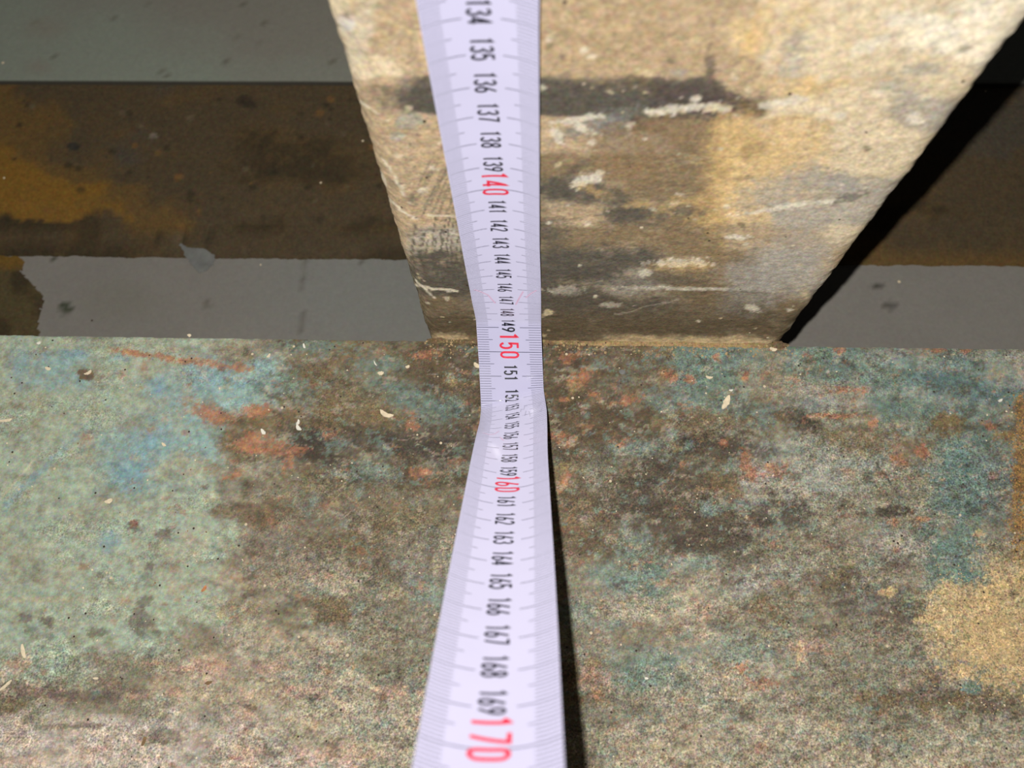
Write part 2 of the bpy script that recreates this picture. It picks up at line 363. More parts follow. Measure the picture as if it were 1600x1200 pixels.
# broad second mottling of dust over paint
m = np.clip(fbm(px / 30, py / 20, 5, 77, 0.7) * 2.2 - 0.15, 0, 1) * 0.45
col = mix(col, m, (.19, .14, .075))
m = np.clip(fbm(px / 22, py / 14, 5, 79, 0.75) * 2.4 - 0.35, 0, 1) * 0.5
col = mix(col, m * .55 * (px > 450), (.17, .225, .175))
m = np.clip(fbm(px / 60, py / 45, 4, 83, 0.6) * 2.4 - 0.3, 0, 1) * 0.35 * (px < 460)
col = mix(col, m, (.40, .36, .24))
SALM = (.40, .18, .095); BLUE = (.16, .30, .36); BR = (.10, .07, .04); DK = (.055, .043, .03); SD = (.60, .44, .21); GR = (.23, .2, .17); TE = (.13, .24, .21)
def B(x, y, rx, ry, a, c, k=1.0, rag=.5, soft=.3):
    global col
    col = blob(col, px, py, x, y, rx, ry, a, c, k, rag * 1.7, soft, nf=.13)
# brown sweep from the post
B(560, 640, 70, 40, -8, (.19, .135, .065), .8, .35, .6)
B(740, 590, 130, 55, 0, BR, .5, .5, .9); B(930, 560, 110, 40, 0, BR, .55, .5, .8)
B(900, 650, 90, 60, 0, (.11, .075, .04), .6, .5, .8); B(620, 690, 110, 18, -12, DK, .7, .7, .6)
B(680, 690, 90, 24, 0, DK, .6, .7, .6); B(480, 690, 40, 22, -25, DK, .75, .7, .5); B(1120, 700, 110, 14, -3, DK, .7, .7, .5)
B(1050, 745, 60, 30, 0, DK, .6, .7, .6); B(1050, 800, 130, 40, -10, (.09, .068, .045), .75, .6, .5); B(1130, 850, 70, 40, -30, (.09, .07, .045), .7, .6, .5)
B(900, 830, 55, 50, 0, (.16, .115, .065), .7, .5, .6); B(1255, 650, 26, 24, -40, DK, .8, .6, .4); B(1215, 805, 50, 22, 0, DK, .8, .6, .4)
B(1400, 800, 35, 8, 0, DK, .8, .6); B(1520, 795, 14, 10, 0, DK, .8); B(1370, 940, 60, 34, -20, (.12, .10, .085), .6, .8, .6)
B(1400, 700, 60, 28, 0, (.20, .135, .07), .5, .6, .7); B(1480, 665, 32, 20, 0, (.19, .125, .05), .85, .5, .4)
B(440, 870, 75, 55, 0, (.20, .16, .11), .6, .6, .7); B(650, 880, 60, 40, 0, (.19, .165, .13), .6, .6, .6); B(560, 780, 120, 30, -5, (.20, .175, .11), .5, .6, .7)
B(380, 800, 30, 15, 0, (.16, .115, .075), .6, .7, .5); B(520, 800, 60, 26, 0, (.15, .12, .085), .6, .7, .6)
# teal islands
for t in [(590, 568, 40, 14), (690, 640, 34, 18), (640, 625, 30, 14), (480, 540, 50, 10), (440, 600, 34, 20), (1050, 625, 45, 14), (1165, 640, 40, 10), (1190, 660, 22, 12), (1110, 560, 80, 16), (1000, 700, 45, 10),
          (1075, 695, 12, 7), (520, 690, 14, 12), (990, 850, 34, 24), (1080, 880, 30, 12), (1010, 1040, 55, 26), (960, 900, 30, 20), (1150, 1020, 55, 26), (1130, 790, 35, 10), (900, 960, 26, 16), (700, 930, 40, 20), (580, 740, 50, 12)]:
    B(*t, 0, (.21, .27, .22) if t[1] > 680 else (.155, .225, .19), .65, .9, .8)
# pale frosting at the right
for t in [(1380, 560, 60, 10, 0), (1480, 575, 70, 9, -4), (1570, 590, 40, 16, 0), (1420, 615, 60, 9, -4), (1290, 630, 45, 12, 0), (1560, 560, 40, 8, 0), (1250, 700, 50, 18, -12), (1280, 760, 40, 24, 0), (1340, 720, 50, 12, -8)]:
    B(*t, (.33, .35, .29), .55, 1.0, .9)
# blue tint areas left
for t in [(340, 590, 55, 16, 0), (230, 690, 60, 26, 60), (205, 740, 26, 26, 0), (30, 570, 16, 30, 0), (115, 553, 22, 6, 0), (240, 605, 20, 14, 0), (170, 850, 14, 16, 0), (60, 740, 90, 6, 45), (190, 560, 14, 5, 0)]:
    B(*t, (.22, .345, .37), .55, .7, 1.0)
B(1540, 740, 70, 60, 0, (.12, .19, .18), .5, .5, .8); B(1500, 590, 90, 30, 0, (.11, .185, .17), .5, .6, .8)
# ochre / salmon primer showing through
for t in [(250, 558, 60, 5, -10), (210, 553, 22, 6, -10), (330, 568, 46, 6, -12), (375, 575, 20, 5, -5), (320, 645, 26, 14, -30), (345, 652, 16, 9, -20), (400, 640, 24, 10, 10), (395, 690, 24, 14, 0), (448, 706, 26, 8, 0),
          (450, 720, 9, 18, 0), (437, 695, 12, 6, 0), (418, 643, 5, 5, 0), (365, 743, 14, 6, 20), (655, 738, 16, 9, 0), (645, 660, 8, 12, 0), (665, 555, 16, 6, 0), (405, 705, 28, 5, 0), (515, 682, 12, 6, 0),
          (1165, 725, 9, 22, 8), (1175, 745, 7, 10, 0), (1130, 693, 5, 6, 0), (1405, 720, 16, 8, -45), (1215, 735, 20, 10, 0), (1310, 650, 40, 4, 0), (1365, 663, 8, 8, 0), (1463, 545, 14, 5, 0), (1312, 546, 9, 6, 20), (1510, 547, 9, 5, 0),
          (1545, 664, 11, 6, -20), (1440, 812, 10, 5, 0), (1395, 818, 8, 7, 0), (1160, 1045, 9, 10, 0), (1190, 1068, 22, 8, 0), (1070, 725, 8, 6, 0), (1440, 705, 10, 10, 0), (1330, 610, 26, 5, 0), (1120, 560, 10, 5, -50),
          (905, 590, 18, 10, 20), (885, 560, 8, 10, 50), (902, 555, 5, 10, -70), (1045, 587, 14, 7, -10), (1078, 592, 9, 6, 0), (980, 625, 20, 7, 10), (875, 682, 22, 5, -5), (880, 690, 14, 8, -40), (882, 752, 7, 17, -32), (1165, 588, 9, 5, 40),
          (880, 625, 8, 4, 0), (975, 690, 14, 4, 30), (925, 615, 8, 4, 0), (1210, 545, 12, 5, 0)]:
    B(*t, SALM, .75, .9, .5)
for t in [(40, 1075, 44, 10, -5), (95, 1088, 26, 8, 0), (175, 1070, 14, 8, -20), (210, 1087, 26, 5, 0), (272, 1082, 12, 7, 0), (285, 1045, 18, 6, 0), (240, 1038, 18, 4, 0), (20, 1040, 24, 12, 30), (385, 1110, 14, 30, 0), (390, 1180, 26, 12, 0),
          (330, 1040, 24, 20, 0), (470, 1080, 40, 10, 0), (420, 1045, 24, 8, 0), (150, 1170, 20, 6, 0), (40, 1190, 30, 6, 0), (620, 1080, 30, 8, 0), (930, 1060, 26, 16, 0), (1100, 960, 18, 14, 0), (1260, 1010, 30, 10, 0), (520, 1180, 60, 14, 0)]:
    B(*t, (.52, .31, .225), .5, .9, .9)
# dark grime belt lower left
for t in [(60, 1085, 60, 9, 0), (130, 1088, 50, 8, -3), (172, 1080, 22, 14, 0), (20, 1070, 20, 8, 0), (220, 972, 16, 18, 0), (225, 940, 12, 8, 0), (150, 988, 16, 8, 0), (76, 972, 12, 8, 0), (40, 966, 8, 6, 0), (235, 885, 8, 8, 0), (320, 760, 9, 6, 0),
          (208, 822, 11, 10, 0), (156, 898, 5, 6, 0), (120, 1135, 60, 5, 0), (260, 835, 14, 9, 0), (250, 1150, 40, 12, 0), (280, 1050, 8, 4, 0), (1180, 1045, 8, 6, 0), (1210, 1090, 26, 8, 0), (1440, 1080, 50, 14, 0), (1380, 1120, 60, 6, 0), (1290, 985, 22, 12, 0),
          (1265, 905, 14, 10, 0), (1310, 850, 30, 10, 0), (1400, 880, 24, 12, 0), (1460, 1055, 20, 14, 0), (1550, 1100, 30, 12, 0)]:
    B(*t, (.15, .12, .09), .7, .8, .45)
B(134, 586, 13, 10, 0, (.16, .11, .06), .95, .4); B(208, 818, 8, 6, 0, (.24, .12, .07), .8)
# loose sand at the right edge
for t in [(1535, 985, 62, 56, 0), (1485, 925, 34, 16, 20), (1570, 920, 34, 26, 0), (1590, 1010, 40, 60, 0), (1460, 965, 30, 6, 10), (1500, 1050, 26, 14, 0), (1560, 1060, 26, 14, 0), (1530, 830, 8, 8, 0), (1250, 1020, 6, 14, 0), (1385, 926, 14, 8, 0), (1610, 880, 20, 40, 0)]:
    B(*t, (.52, .39, .205), .9, .8, .4)
for t in [(1505, 905, 22, 9, 0), (1520, 1075, 14, 8, 0)]: B(*t, TE, .7, .8, .5)
for t in [(1600, 720, 16, 70, 0), (1600, 820, 22, 60, 0), (1596, 640, 10, 20, 0), (1570, 680, 24, 7, 0), (1590, 770, 12, 30, 0)]:
    B(*t, (.26, .145, .05), .8, .9, .7)
# small scattered pits and flecks
rs = np.random.RandomState(5)
for k in range(420):
    x = rs.uniform(0, 1600); y = rs.uniform(545, 1195); r = 1.6 + rs.rand() ** 2 * 7
    c = [DK, (.10, .07, .045), SALM, (.45, .33, .16), (.2, .3, .27), (.42, .38, .28)][rs.randint(6)]
    B(x, y, r * 1.3, r, rs.uniform(-40, 40), c, .4, .9, .8)
B(60, 937, 75, 4, 0, (.50, .42, .27), .5, .8, .8)
# scratches
for pts in [[(0, 780), (70, 700)], [(0, 1070), (40, 1040)]]: col = stroke(col, px, py, pts, 1.5, (.5, .45, .33), .6)
for pts in [[(540, 758), (560, 748)], [(715, 650), (735, 655)], [(670, 694), (690, 688)], [(1124, 956), (1134, 966)], [(1370, 725), (1400, 770)], [(1360, 750), (1375, 770)]]: col = stroke(col, px, py, pts, 1.6, DK, .8)
col = np.clip(col * np.array([1.0, 1.0, 1.0]), 0.01, .9)
Z = 0.14 * fbm(X / 5, Y / 3.2, 5, 91, 0.65) + 0.1 * fbm(X / 1.6, Y / 1.6, 2, 93)
lum = col.mean(1); Z += 0.16 * np.clip(fbm(X / 9, Y / 7, 4, 95) * 2, -1, 1)
ed = np.clip((EDGE_Y - Y) / 2.0, 0, 1); Z = Z * ed - 0.7 * (1 - ed) ** 2
Z += 0.5 * np.exp(-(((px - 134) / 13) ** 2 + ((py - 586) / 10) ** 2))
V = np.column_stack([X, Y + (1 - ed) * 0.35 * fbm(X / 4, X * 0, 4, 96), Z])
sandy = (((px - 1555) / 110) ** 2 + ((py - 980) / 110) ** 2) < 1
for sd, c, th, kk, reg in ((171, (.085, .062, .036), .20, .55, px > 380), (173, (.20, .27, .215), .24, .5, px > 430), (175, (.42, .36, .26), .26, .45, px > 250), (177, (.33, .17, .09), .33, .5, px > 200)):
    f_ = fbm(px / 26, py / 15, 6, sd, .78)
    col = mix(col, np.clip((f_ - th) / .06, 0, 1) * kk * reg * ~sandy, c)
mot = fbm(px / 17, py / 12, 4, 161, .7) + .5 * fbm(px / 6, py / 5, 3, 163, .7)
ma = .31 - .20 * smoothstep(420, 250, px) * smoothstep(1050, 950, py)
col = col * (1 + ma * mot * 1.5)[:, None] * (1 + .10 * fbm(px / 14, py / 10, 3, 165, .7)[:, None] * np.array([1.2, 0, -1.2]))
gr_ = np.clip(fbm(px / 70, py / 40, 4, 151) * 1.6 + .75 + .65 * smoothstep(400, 600, px) * smoothstep(640, 760, py) + .55 * smoothstep(980, 1080, py) - .5 * smoothstep(500, 250, px) * smoothstep(1000, 900, py) + .4 * smoothstep(1150, 1300, px), .25, 1.9)
col = np.clip(col * (1 + .34 * gr_ * fbm(X / .9, Y / .8, 3, 155, .8))[:, None], .008, .92)
fg = mesh_np('top_flange', V, grid_faces(len(xs), len(ys)), M_GREEN, col=col, grit=gr_); child(fg, girder)
# sides, underside and web of the beam (real thickness)
def box(name, x0, x1, y0, y1, z0, z1, mat, root, colr):
    bm = bmesh.new()
    nx = 24
    vs_ = [[bm.verts.new((x * MM, y * MM, z * MM)) for (y, z) in ((y0, z0), (y1, z0), (y1, z1), (y0, z1))] for x in np.linspace(x0, x1, nx)]
    for a, b in zip(vs_[:-1], vs_[1:]):
        for k in range(4): bm.faces.new((a[k], b[k], b[(k + 1) % 4], a[(k + 1) % 4]))
    bm.faces.new(vs_[0]); bm.faces.new(vs_[-1][::-1]); bmesh.ops.recalc_face_normals(bm, faces=bm.faces)
    me = bpy.data.meshes.new(name); bm.to_mesh(me); bm.free()
    a = me.color_attributes.new('paint', 'FLOAT_COLOR', 'POINT'); a.data.foreach_set('color', np.tile((*colr, 1.0), len(me.vertices)))
    me.materials.append(mat); o = bpy.data.objects.new(name, me); link(o); return child(o, root)
box('flange_body', -262, 262, -78, EDGE_Y - 0.2, -11, -0.75, M_GREEN, girder, (.14, .17, .14))
box('web', -262, 262, 15, 25, -99, -11, M_GREEN, girder, (.14, .17, .14))
box('bottom_flange', -262, 262, -78, EDGE_Y - 2, -110, -99, M_GREEN, girder, (.14, .17, .14))

# ================================================================= POST
PX0, PX1 = -44.5, 98.5; RC = 9.0; DEP = 140.0
prof = []
for y in np.linspace(EDGE_Y + DEP - 6, EDGE_Y + RC, 14): prof.append((PX0, y))
for a in np.linspace(0, 90, 15)[1:]: prof.append((PX0 + RC - RC * math.cos(math.radians(a)), EDGE_Y + RC - RC * math.sin(math.radians(a))))
for x in np.arange(PX0 + RC + .6, PX1 - RC, .6): prof.append((x, EDGE_Y))
for a in np.linspace(0, 90, 15): prof.append((PX1 - RC + RC * math.sin(math.radians(a)), EDGE_Y + RC - RC * math.cos(math.radians(a))))
for y in np.linspace(EDGE_Y + RC + 3, EDGE_Y + DEP - 6, 14): prof.append((PX1, y))
for x in np.linspace(PX1 - 6, PX0 + 6, 12): prof.append((x, EDGE_Y + DEP))
pa = np.array(prof)
zs = np.concatenate([np.linspace(-110, -4, 12), np.arange(-2, 182, .6), np.linspace(186, 420, 14)])
Ig, Zg = np.meshgrid(np.arange(len(pa)), zs, indexing='ij')
X = pa[Ig, 0].ravel(); Y = pa[Ig, 1].ravel(); Z = Zg.ravel()
V = np.column_stack([X, Y, Z]); px, py = project(V)
beh = Z > 240
px[beh] = 800; py[beh] = -50
palP = {'c': (.66, .545, .365), 't': (.45, .335, .205), 'b': (.235, .17, .095), 'k': (.092, .08, .062), 'g': (.42, .37, .29), 'o': (.62, .46, .25), 'n': (.135, .095, .05), 'w': (.84, .74, .56)}
py_ = [0, 60, 112, 132, 172, 192, 225, 260, 300, 335, 370, 410, 450, 480, 512, 535]
px_ = [500, 590, 680, 800, 900, 1000, 1100, 1160, 1240, 1340, 1450, 1600]
rows = ["ctttttttcccw",
        "cttttttoccww",
        "ccttttttcccw",
        "ctkkkkktoccc",
        "ctkkkkknccgc",
        "cttttkbtocgc",
        "cttotgbboccc",
        "cttbbbboocccc"[:12],
        "cttkkbbooggc",
        "cttbtkboggcc",
        "ctgbbbbttccc",
        "ctkkkkbbgtcc",
        "cckkkgbbgtcc",
        "ccbkkkbnbgcc",
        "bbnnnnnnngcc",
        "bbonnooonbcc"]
col = palette_field(px, py, py_, px_, rows, palP, warp=26, amp=0.75, sharp=6, seed=101, scale=1 / 38., ratio=.35)
m = np.clip(fbm(px / 34, py / 12, 5, 107, 0.72) * 2.4 - .2, 0, 1) * .38; col = mix(col, m * ((py > 230) | (px > 1150)), (.50, .40, .25))
m = np.clip(fbm(px / 40, py / 9, 5, 109, 0.75) * 2.6 - .35, 0, 1) * .6; col = mix(col, m * np.clip((py - 225) / 60, 0, 1) * np.clip((1260 - px) / 120, 0, 1), (.12, .10, .075))
def B(x, y, rx, ry, a, c, k=1.0, rag=.5, soft=.3):
    global col
    col = blob(col, px, py, x, y, rx, ry, a, c, k, rag * 1.6, soft, nf=.11)
KD = (.10, .088, .068); CW = (.72, .66, .52); OC = (.68, .47, .20)
# dark band
B(700, 152, 110, 26, 0, KD, .7, .4, .6); B(930, 155, 160, 26, 0, KD, .9, .25, .14); B(1090, 160, 75, 26, -5, (.09, .07, .06), .9, .5, .35)
B(930, 195, 60, 14, 20, (.19, .185, .16), .7, .6, .5); B(960, 200, 34, 14, 0, (.22, .22, .20), .8, .5)
B(960, 205, 15, 14, 0, KD, .4, .9); B(1110, 110, 8, 30, 0, (.14, .11, .08), .8, .6)
B(640, 190, 20, 12, 0, (.3, .32, .27), .6); B(620, 215, 14, 8, 0, (.34, .36, .31), .6)
# pale smears
for t in [(1060, 172, 50, 6, 6), (1115, 172, 24, 7, 0), (1085, 155, 8, 6, 0), (1030, 177, 20, 4, 0), (900, 188, 40, 5, 10), (870, 212, 8, 14, 20), (915, 205, 20, 6, -20), (925, 225, 6, 6, 0), (915, 283, 26, 10, 20), (1225, 162, 40, 6, 10), (1312, 182, 10, 5, 0), (1470, 55, 26, 28, 0), (1430, 185, 15, 9, 0),
          (1285, 125, 12, 6, 20), (1150, 372, 18, 4, 0), (880, 455, 36, 7, 0), (1010, 450, 40, 3, 0), (1060, 412, 50, 6, 0), (955, 478, 14, 4, 5), (1080, 453, 90, 3, 0), (1190, 450, 30, 6, 0), (1270, 320, 50, 4, 5), (1200, 330, 60, 3, 8), (1420, 30, 40, 14, 0), (1360, 70, 30, 10, 20), (1530, 20, 40, 20, 0)]:
    B(*t, CW, .75, .7, .4)
# ochre streak running down
for t in [(1190, 40, 16, 60, -22), (1240, 50, 18, 60, -22), (1130, 300, 20, 60, -8), (1125, 240, 26, 50, -12), (1150, 200, 26, 26, 0), (1090, 318, 60, 12, 8), (1190, 240, 60, 40, 0), (1110, 345, 30, 8, 0), (1060, 415, 44, 7, 0), (1290, 130, 40, 10, 0), (1370, 130, 20, 8, 0), (930, 300, 30, 7, -20), (1000, 320, 20, 6, 0)]:
    B(*t, OC, .42, .8, 1.0)
# grey scuffs
for t in [(1220, 300, 60, 24, 12), (1290, 285, 60, 18, -10), (1400, 140, 44, 12, -10), (1240, 85, 20, 40, -10), (1240, 400, 60, 40, 20), (1180, 460, 50, 30, 20), (1170, 430, 40, 20, 0), (1440, 110, 30, 10, 0), (1060, 115, 14, 5, 0)]:
    B(*t, (.36, .335, .29), .6, .6, .8)
for t in [(930, 410, 90, 22, 0), (860, 400, 30, 40, 0), (890, 470, 50, 16, 0), (680, 440, 50, 20, 0), (840, 360, 50, 16, 0), (900, 265, 40, 6, 30), (870, 290, 30, 8, -20), (1070, 330, 24, 8, 0), (960, 310, 20, 12, 0), (1330, 310, 26, 7, 20), (1020, 440, 80, 10, 0)]:
    B(*t, KD, .6, .7, .6)
B(980, 240, 60, 40, -20, (.25, .17, .09), .75, .5, .4); B(1030, 210, 50, 30, 0, (.25, .17, .09), .75, .5, .4); B(960, 60, 120, 60, 0, (.43, .315, .18), .6, .4, .8)
B(700, 60, 40, 60, 0, (.66, .52, .31), .6, .6, .8); B(560, 60, 20, 60, -20, (.60, .53, .39), .6, .5, .8); B(540, 40, 12, 14, 0, (.6, .58, .55), .6)
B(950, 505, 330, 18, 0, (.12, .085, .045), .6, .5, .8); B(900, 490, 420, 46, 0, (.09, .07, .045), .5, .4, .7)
# fingers of wiped dirt (dark curved scratches)
for k in range(13):
    x0_ = 640 + k * 6.5 + random.uniform(-3, 3); yt = random.uniform(335, 380); yb = random.uniform(420, 462)
    pts = [(x0_ + 6, yt), (x0_ + 1, (yt + yb) / 2), (x0_ + 6 + k * .8, yb)]
    col = stroke(col, px, py, pts, 1.1, (.10, .085, .06), .8, seed=k)
for k in range(12):
    x0_ = 640 + k * 6; yt = 260 + random.uniform(-12, 12); col = stroke(col, px, py, [(x0_ + 34, yt), (x0_ + 14, yt + 40), (x0_, yt + 75)], 1.3, (.17, .145, .10), .65, seed=k + 20)
for pts in [[(600, 250), (625, 290), (640, 320)], [(596, 300), (625, 330)], [(545, 150), (590, 180)], [(620, 330), (650, 345)], [(670, 338), (720, 342)], [(640, 445), (715, 455)], [(590, 265), (605, 290)], [(650, 440), (680, 465)]]:
    col = stroke(col, px, py, pts, 1.8, (.70, .62, .46), .8)
for pts in [[(1250, 272), (1285, 262), (1320, 268), (1345, 285)], [(1345, 285), (1360, 300)], [(860, 455), (940, 440)], [(960, 492), (1060, 470)], [(850, 330), (900, 318)]]:
    col = stroke(col, px, py, pts, 1.0, (.26, .22, .16), .7)
for k in range(340):
    x = rs.uniform(510, 1560); y = rs.uniform(0, 530); r = 1.4 + rs.rand() ** 3 * 6
    c = [(.12, .1, .07), (.7, .6, .42), (.68, .55, .33), (.75, .68, .52)][rs.randint(4)]
    B(x, y, r * 1.4, r * .8, rs.uniform(-30, 30), c, .6, .8, .6)
onface = (Y < EDGE_Y + RC + 1)
amp = np.where(onface, 1.0, .3)
col = np.clip(col * (1 + .30 * fbm(X / 1.3, Z / .9, 3, 157, .8))[:, None], .008, .92)
rel = 0.16 * fbm(X / 6, Z / 4, 5, 121, .65) + .10 * fbm(X / 1.5, Z / 1.5, 2, 122) + 0.25 * np.clip(fbm(X / 14, Z / 9, 4, 125) * 2.5, -1, 1)
corner = np.clip(1 - np.minimum(abs(X - PX0), abs(X - PX1)) / 8, 0, 1) * onface
rel += corner * (0.55 * fbm(X / 3, Z / 2.2, 4, 127, .7))
nx = np.where(X < PX0 + RC, (X - PX0 - RC) / RC, np.where(X > PX1 - RC, (X - PX1 + RC) / RC, 0.0)) * onface
ny = -np.sqrt(np.clip(1 - nx ** 2, 0, 1)) * onface
# nothing of the relief stands in front of the flange edge plane except the crust
V = np.column_stack([X + nx * rel * amp, Y + ny * rel * amp * np.clip(Z / 3, .0, 1) + 0.3 * onface, Z])
post = mesh_np('square_post', V, grid_faces(len(pa), len(zs), wrap=True), M_POST, col=np.clip(col, .01, .9))
tag(post, 'tan square post with rounded corners, crusted with dirt, standing against the green girder', 'post')
bm = bmesh.new(); bm.from_mesh(post.data); bm.verts.ensure_lookup_table()
n = len(zs)
bm.faces.new([bm.verts[i * n + n - 1] for i in range(len(pa))]); bm.faces.new([bm.verts[i * n] for i in range(len(pa))][::-1])
bmesh.ops.recalc_face_normals(bm, faces=bm.faces); bm.to_mesh(post.data); bm.free()

# crust of dirt in the corner between post and flange -------------------
xs = np.arange(PX0 + .5, PX1 + 1, .5); th = np.linspace(0, 1, 12)
Xg, Tg = np.meshgrid(xs, th, indexing='ij')
wd = 2.2 + 2.2 * fbm(Xg / 6, Xg * 0, 5, 131, .7); ht = 2.3 + 1.8 * fbm(Xg / 5, Xg * 0 + 7, 5, 133, .7)
endf = np.clip(np.minimum(Xg - PX0, PX1 + 1 - Xg) / 4, 0.15, 1)
Yg = EDGE_Y + .6 - wd * endf * (1 - Tg) ** 1.4; Zg = -.3 + ht * endf * (Tg ** 1.5) + .5 * fbm(Xg / 1.2, Tg * 6, 3, 135)
V = np.column_stack([Xg.ravel(), Yg.ravel(), Zg.ravel()])
px, py = project(V)
col = palette_field(px, py, [500, 520, 545], [650, 740, 850, 950, 1050, 1150, 1240], ["nnnnnon", "nnononn", "nnnooon"], {'o': (.36, .25, .12), 'n': (.17, .12, .062)}, warp=10, amp=.8, sharp=5, seed=141, scale=1 / 14.)
cr = mesh_np('dirt_crust', V, grid_faces(len(xs), len(th)), M_CRUST, col=col)
tag(cr, 'ochre dirt crust in the corner between the tan post and green girder', 'dirt')

# ================================================================= TAPE MEASURE
# blade path in the plane of travel: s in mm measured on the tape (s = 10 * printed number)
FACE = EDGE_Y - 1.0
SC = 0.953; US = 0.965          # printed millimetres to scene millimetres, along and across
def cline(s, shift):
    """path of the blade in the YZ plane: down the post, across the corner, fold on the flange, up to the camera"""
    K = [(FACE, 19.6), (107.9, 9.4)]
    x = np.asarray(s, float); y2 = 96.3 + shift; z2 = 1.5 + 0 * y2
    l1 = math.hypot(K[1][0] - K[0][0], K[1][1] - K[0][1]); l2 = np.hypot(K[1][0] - y2, K[1][1] - z2)
    L = (x - 1480) * SC - (27.4 - 19.6)      # arc length from K0
    Y = np.where(L < 0, K[0][0], np.where(L < l1, K[0][0] + (K[1][0] - K[0][0]) * L / l1,
        np.where(L < l1 + l2, K[1][0] + (y2 - K[1][0]) * (L - l1) / l2, y2 - 0.623 * np.minimum(L - l1 - l2, 60) - 0.643 * np.maximum(L - l1 - l2 - 60, 0))))
    Z = np.where(L < 0, K[0][1] - L, np.where(L < l1, K[0][1] + (K[1][1] - K[0][1]) * L / l1,
        np.where(L < l1 + l2, K[1][1] + (z2 - K[1][1]) * (L - l1) / l2, z2 + 0.782 * np.minimum(L - l1 - l2, 60) + 0.766 * np.maximum(L - l1 - l2 - 60, 0))))
    return Y, Z
def center(s, u):
    f = smoothstep(1526, 1590, s); sh = 4.0 * u / 12.5 * (1 - 0.85 * f)
    Y = 0; Z = 0
    for ds in (-1.6, -.8, 0, .8, 1.6):
        y, z = cline(s + ds, sh); Y = Y + .2 * y; Z = Z + .2 * z
    return Y, Z
def tape(s, u, lift=0.0):
    s = np.asarray(s, float); u = np.asarray(u, float)
    Y, Z = center(s, u); Y2, Z2 = center(s + .5, u); Y1, Z1 = center(s - .5, u)
    ty, tz = Y2 - Y1, Z2 - Z1; l = np.hypot(ty, tz); ty /= l; tz /= l
    ny, nz = tz, -ty                    # T x U with U = +X
    sag = 2.9 * (1 - smoothstep(1420, 1484, s)) + 3.1 * smoothstep(1524, 1590, s)
    a = sag / 12.5 ** 2
    h = a * u * u; ca = np.sqrt(1 / (1 + (2 * a * u) ** 2)); sx = -(2 * a * u) * ca      # cross-section normal
    ue = u * (1 - 0.55 * (2 * a * u) ** 2 / 3)
    h = h + lift * ca
    # dents near the folds
    h = h + (0.35 * np.exp(-((s - 1470) / 6) ** 2) * (u / 12.5) ** 2 + .25 * np.exp(-((s - 1553) / 9) ** 2) * np.sin(u * .5) ** 2)
    xc = np.interp(s, [1340, 1490, 1520, 1540, 1710, 1760], [-12.2, -10.6, -9.0, -8.2, -6.7, -6.4])
    return np.column_stack([xc + (ue + lift * sx) * (US + .05 * smoothstep(1560, 1680, s)), Y + ny * h, Z + nz * h])
tape_root = empty('measuring_tape', tape([1510.], [0.])[0])
tag(tape_root, 'white steel measuring tape with black and red numbers, bent over the post foot', 'measuring tape')
ss = np.concatenate([np.arange(1270, 1480, 2.0), np.arange(1480, 1560, .5), np.arange(1560, 1790, 2.0)]); uu = np.linspace(-12.5, 12.5, 33)
Sg, Ug = np.meshgrid(ss, uu, indexing='ij')
V = tape(Sg.ravel(), Ug.ravel()); f = grid_faces(len(ss), len(uu))
nV = len(V); Vb = tape(Sg.ravel(), Ug.ravel(), -0.14); fb = f[:, ::-1] + nV
rim = []
I = lambda i, j: i * len(uu) + j
for i in range(len(ss) - 1):
    for j, fl_ in ((0, 0), (len(uu) - 1, 1)):
        q = [I(i, j), I(i, j) + nV, I(i + 1, j) + nV, I(i + 1, j)]; rim.append(q if not fl_ else q[::-1])
bl = mesh_np('blade', np.vstack([V, Vb]), np.vstack([f, fb, np.array(rim)]), M_BLADE); child(bl, tape_root)

LIFT = 0.05
def strip_faces(n0, cnt): return [[n0 + 2 * i, n0 + 2 * i + 1, n0 + 2 * i + 3, n0 + 2 * i + 2] for i in range(cnt - 1)]
Su = []; Uu = []; Fc = []
def tick(s, u0, u1, wdt):
    n0 = len(Su); cnt = max(3, int(abs(u1 - u0) / 1.2) + 1)
    for u in np.linspace(u0, u1, cnt):
        Su.extend([s - wdt / 2, s + wdt / 2]); Uu.extend([u, u])
    Fc.extend(strip_faces(n0, cnt))
for mmv in range(1290, 1771):
    if mmv % 100 == 0: tick(mmv, -12.4, 12.4, .28)
    elif mmv % 10 == 0: tick(mmv, -12.4, -3.9, .26); tick(mmv, 4.3, 12.4, .26)
    elif mmv % 5 == 0: tick(mmv, -12.4, -6.5, .22); tick(mmv, 6.3, 12.4, .22)
    else: tick(mmv, -12.4, -8.0, .19); tick(mmv, 7.6, 12.4, .19)
o = mesh_np('graduation_marks', tape(Su, Uu, LIFT), Fc, M_TICK, smooth=False); child(o, tape_root); tag(o, kind='stuff')

